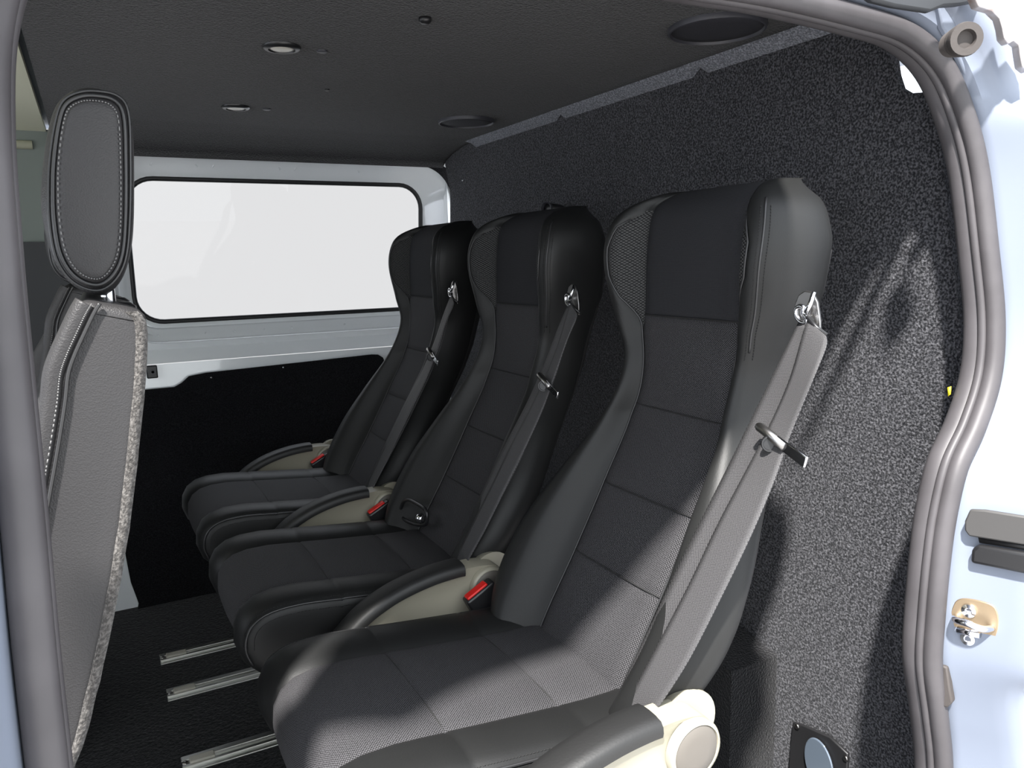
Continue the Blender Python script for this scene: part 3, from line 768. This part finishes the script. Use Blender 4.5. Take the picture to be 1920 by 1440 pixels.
rail(300, 1238, 455, 1196, 'floor rail farthest from the door, just in front of the white pillar foot')
rail(313, 1305, 490, 1262, 'floor rail in the middle of the three, at the foot of the middle seat')
rail(341, 1437, 534, 1384, 'nearest floor rail, cut by the bottom edge beside the sunlit cushion')
# ================================================================ CEILING FITTINGS
def clight(px, py, label):
    p = at(px, py, 'z', CZ); rt = root('ceiling_light', (p.x, p.y, CZ), label, 'ceiling light', 'small round ceiling lights')
    G().lathe(p, (0, 0, -1), [(.030, -.001), (.030, .002), (.027, .005), (.021, .006), (.020, .002)], 32).build('bezel', M_BLKP, rt, ang=50)
    G().lathe(p, (0, 0, -1), [(.0195, 0), (.0195, .004), (.014, .0055), (.0001, .006)], 24).build('lens', M_LAMPG, rt)
clight(528, 87, 'round ceiling light nearer the door, with a pale lens'); clight(442, 200, 'round ceiling light farther away, towards the window')
def speaker(x, y, r, label):
    rt = root('ceiling_speaker', (x, y, CZ), label, 'speaker', 'round black ceiling speakers')
    G().lathe((x, y, CZ), (0, 0, -1), [(r, -.002), (r*1.0, .004), (r*.985, .0075), (r*.95, .008), (r*.93, .004)], 56).build('rim', M_SPKR, rt, ang=50)
    G().lathe((x, y, CZ), (0, 0, -1), [(r*.935, .0), (r*.93, .004), (r*.6, .0055), (.0001, .006)], 56).build('grille', M_SPKG, rt)
M_SPKG = mat('speaker_cloth', (.020, .020, .026), .8, bump=(500, .5, .0008)); M_SPKR = mat('speaker_rim', (.04, .04, .048), .45)
speaker(.877, .384, .074, 'large round speaker in the ceiling near the door seal')
speaker(.855, 1.24, .070, 'round speaker in the ceiling at the far bulkhead corner')
def dot(name, px, py, r, label, cat, m, h=.003, group=None):
    p = at(px, py, 'z', CZ); return tag(G().lathe(p, (0, 0, -1), [(r, -.001), (r, h*.6), (r*.7, h), (.0001, h)], 16).build(name, m), label, cat, group)
dot('ceiling_hook', 797, 33, .009, 'small black knob on the ceiling near the top edge', 'hook', M_BLKP, .008)
dot('cover_plug', 613, 167, .005, 'tiny black plug in the ceiling between the light and the far speaker', 'plug', M_BLKP)
dot('switch_button', 604, 95, .009, 'small dark button beside the nearer ceiling light', 'button', M_SPKR)
dot('switch_button', 500, 204, .009, 'small dark button beside the farther ceiling light', 'button', M_SPKR)
def screw(name, p, ax, r, m, label, cat='screw', group=None):
    return tag(G().lathe(p, ax, [(r, -.001), (r, .0015), (r*.6, .003), (.0001, .0032)], 12).build(name, m), label, cat, group)
screw('screw', at(868, 338, 'x', BX), (-1, 0, 0), .0035, M_CHROME, 'tiny bright screw on the bulkhead right of the window corner')
screw('screw', at(396, 708, 'y', 1.775), (0, -1, 0), .0032, M_CHROME, 'bright screw in the black side panel, left one under the sill')
screw('screw', at(531, 689, 'y', 1.775), (0, -1, 0), .0032, M_CHROME, 'bright screw in the black side panel, right one under the sill')
# screw boss of the window frame corner
p = at(838, 345, 'y', 1.80); 
bs = tag(G().lathe(p, (0, -1, 0), [(.014, -.02), (.012, .001), (.009, .003), (.005, .003), (.004, .0)], 20).build('frame_boss', M_PAINT_IN, ang=50), 'white screw boss in the top right corner of the window frame', 'boss')
G().lathe(p, (0, -1, 0), [(.0042, 0), (.0042, .0032), (.0001, .0033)], 12).build('bolt_hole', M_RUBD, bs)
# black clip on the tab under the window
c = at(288, 697, 'y', 1.79)
ck = root('pop_out_catch', c, 'black square catch on the white tab below the window, left end', 'catch')
G().box((c.x-.018, c.y-.006, c.z-.018), (c.x+.010, c.y+.004, c.z+.018)).build('catch_body', M_BLKP, ck, bevel=.003)
G().lathe((c.x-.002, c.y-.005, c.z), (0, -1, 0), [(.007, 0), (.007, .003), (.004, .003), (.003, .001)], 16).build('catch_socket', M_SPKR, ck, ang=40)
# ribbed hose end above the middle seat
p = at(1021, 390, 'x', .93)
hs = root('hose_end', p, 'black hose end showing just above the middle seat, against the bulkhead', 'hose')
G().lathe(p+Vector((.004, .0, 0)), (-1, -.55, .1), [(.014, -.03), (.014, .0), (.0145, .002), (.012, .003), (.0105, .0), (.0105, -.02)], 24).build('hose_mouth', M_SPKR, hs, ang=50)
G().tube([p+Vector((.006, .004, 0)), p+Vector((.04, .0, -.004)), p+Vector((.07, -.02, -.02))], .0125, 12).build('hose_tube', M_BLKP, hs)
# ================================================================ LOWER BULKHEAD ITEMS
bxp = [(.90, .345, .28), (.90, .80, .36), (.90, 1.5, .36), (.90, 1.5, FZ), (.90, .345, FZ)]
tag(G().prism(bxp, (BX-.905, 0, 0)).build('carpeted_box', M_CARPET_BLK, smooth=False), 'black carpet-covered box on the floor behind the sunlit seat, against the bulkhead', 'box')
# black plate with oval glossy lens
dp = root('vent_plate', (BX, .25, .12), 'black glossy plate with an oval mirror-like lens at the foot of the bulkhead', 'plate')
pl = [at(a, b, 'x', BX-.004) for a, b in [(1490, 1352), (1505, 1356), (1560, 1380), (1594, 1412), (1590, 1520), (1480, 1520), (1484, 1420)]]
G().prism(pl, (-.006, 0, 0)).build('plate_body', M_BLKP, dp, bevel=.002)
lc = at(1537, 1432, 'x', BX-.012)
V = [lc+Vector((0, math.cos(a)*.030-math.sin(a)*.004, math.sin(a)*.042+math.cos(a)*.012)) for a in [2*math.pi*k/40 for k in range(40)]]
G().prism(V, (-.004, 0, 0)).build('oval_lens', M_SKY_LENS, dp, bevel=.002)
for q in ((1495, 1362), (1586, 1422)): G().lathe(at(*q, 'x', BX-.010), (-1, 0, 0), [(.005, 0), (.005, .002), (.003, .003), (.0001, .003)], 14).build('plate_screw', M_STEEL, dp)
tag(G().tube([(.74+.02*math.cos(k*.9), .30+.02*math.sin(k*.9), FZ+.006+k*.0016) for k in range(34)], .005, 8).build('coiled_cable', M_BLKP), 'black coiled cable on the floor beside the sunlit armrest', 'cable')
# ================================================================ DOOR JAMB HARDWARE
def jamb(px, py, y): return at(px, py, 'y', y)
JN = Vector((-.85, -.5, 0)).normalized()
# striker plate with loop and two screws
sp = root('door_striker', jamb(1830, 1165, -.07), 'zinc latch striker plate with two star screws on the painted door jamb', 'striker')
def jq(px, py, d=0):            # point on the jamb plane beside the seal, d towards the viewer
    p0 = Vector((.889, -.055, .55)); nn = Vector((-.97, -.25, 0)).normalized()
    dr = fw+RT*((px-960)/F)+UP*((720-py)/F); t = (p0-CAM).dot(nn)/dr.dot(nn); return CAM+dr*t+nn*d
nj = Vector((-.97, -.25, 0)).normalized()
ol = [(1789, 1135), (1797, 1123), (1815, 1120), (1850, 1127), (1868, 1137), (1875, 1160), (1871, 1190), (1858, 1206), (1838, 1206), (1800, 1195), (1786, 1180), (1783, 1155)]
G().prism(catmull([jq(*p, .001) for p in ol], 3, True), nj*.004).build('striker_plate', M_STRIKER, sp, bevel=.001)
for q in ((1820, 1142), (1818, 1194)):
    G().lathe(jq(*q, .005), nj, [(.0085, 0), (.008, .003), (.004, .0035), (.003, .002), (.0001, .002)], 20).build('torx_screw', M_CHROME, sp, ang=40)
G().tube(catmull([jq(1795, 1155, .004), jq(1803, 1152, .020), jq(1825, 1156, .024), jq(1850, 1168, .020), jq(1862, 1176, .004)], 5), .0042, 10).build('striker_loop', M_CHROME, sp)
G().tube([jq(1800, 1178, .006), jq(1842, 1184, .010)], .005, 10).build('striker_pin', M_CHROME, sp)
# rubber buffer
rbp = [(1762, 1239), (1781, 1246), (1787, 1290), (1791, 1312), (1781, 1322), (1766, 1316), (1762, 1290)]
tag(G().prism([jq(*p, -.002) for p in rbp], nj*.012).build('rubber_buffer', M_RUBG, bevel=.002), 'grey rubber door buffer beside the seal, below the striker plate', 'buffer')
# sliding track cover
tk = root('door_track', jq(1860, 1000), 'grey sliding door track cover with a glossy black rail under it', 'track')
G().prism([jq(*p, .001) for p in [(1814, 975), (1812, 990), (1818, 1000), (1835, 1004), (1990, 1018), (1990, 966), (1850, 953), (1822, 953)]], nj*.006).build('track_cover', M_TRKG, tk, bevel=.002) if False else None
M_TRKG = mat('track_cover_grey', (.055, .053, .052), .6)
G().prism([jq(*p, .001) for p in [(1812, 975), (1812, 992), (1820, 1003), (1990, 1030), (1990, 976), (1850, 954), (1822, 953)]], nj*.006).build('track_cover', M_TRKG, tk, bevel=.002)
G().prism([jq(*p, .0) for p in [(1826, 1026), (1838, 1018), (1990, 1042), (1990, 1085), (1824, 1052)]], nj*.010).build('track_rail', M_BLKGL if 'M_BLKGL' in globals() else M_BLKP, tk, bevel=.004, seg=3)
G().prism([jq(*p, .0) for p in [(1836, 1006), (1990, 1032), (1990, 1040), (1838, 1016)]], nj*.004).build('track_slot', M_RUBD, tk)
tag(G().prism([jq(*p, .0) for p in [(1796, 746), (1803, 744), (1802, 760), (1797, 764)]], nj*.002).build('warning_sticker', M_YEL), 'small yellow sticker sliver between the seal and the bulkhead edge', 'sticker').location = (.06, .05, 0)
# bump stop with bellows and its bracket at the top corner
def tq(px, py, d=0): return at(px, py, 'y', .02-d)
bk = root('bump_stop', tq(1800, 75), 'ribbed grey rubber bump stop on a white bracket at the top rear door corner', 'bump stop')
G().prism([tq(*p, -.02) for p in [(1760, 8), (1835, 2), (1844, 40), (1843, 85), (1832, 125), (1816, 152), (1804, 122), (1788, 85), (1768, 50)]], (0, .008, 0)).build('bracket_plate', M_PAINT, bk, bevel=.002)
ax = (tq(1799, 78, .030)-tq(1772, 88, .0)).normalized(); c0 = tq(1782, 84, .008)
pr_ = []
for k in range(5): pr_ += [(.0135+.0014*k, k*.007), (.0165+.0010*k, k*.007+.003), (.0135+.0014*k, k*.007+.0062)]
pr_ = [(a*.85, b) for a, b in pr_]
pr_ += [(.0180, .037), (.017, .041), (.010, .041), (.009, .034), (.0001, .034)]
G().lathe(c0, ax, pr_, 28).build('bellows', M_RUBG, bk, ang=60)
hb = [(1822, -20), (1836, 12), (1862, 20), (1876, 34), (1881, 52), (1884, 72), (1893, 82), (1902, 76), (1912, 84), (1914, 100), (1918, 125), (1930, 135), (1940, 60), (1925, 30), (1912, 30), (1905, -20)]
hbr = tag(G().prism([tq(*p, .035) for p in hb], (.004, .012, 0)).build('hinge_bracket', M_BRK, bevel=.002), 'rust-streaked metal door hinge bracket at the top right corner', 'bracket')
tag(G().prism([tq(*p, .005) for p in [(1600, -30), (1640, 2), (1680, 12), (1745, 22), (1770, 12), (1800, 10), (1830, 4), (1850, -30)]], (0, .01, 0)).build('roller_carriage', M_TRIMD, bevel=.003), 'dark door roller carriage tucked above the opening, top edge', 'carriage')
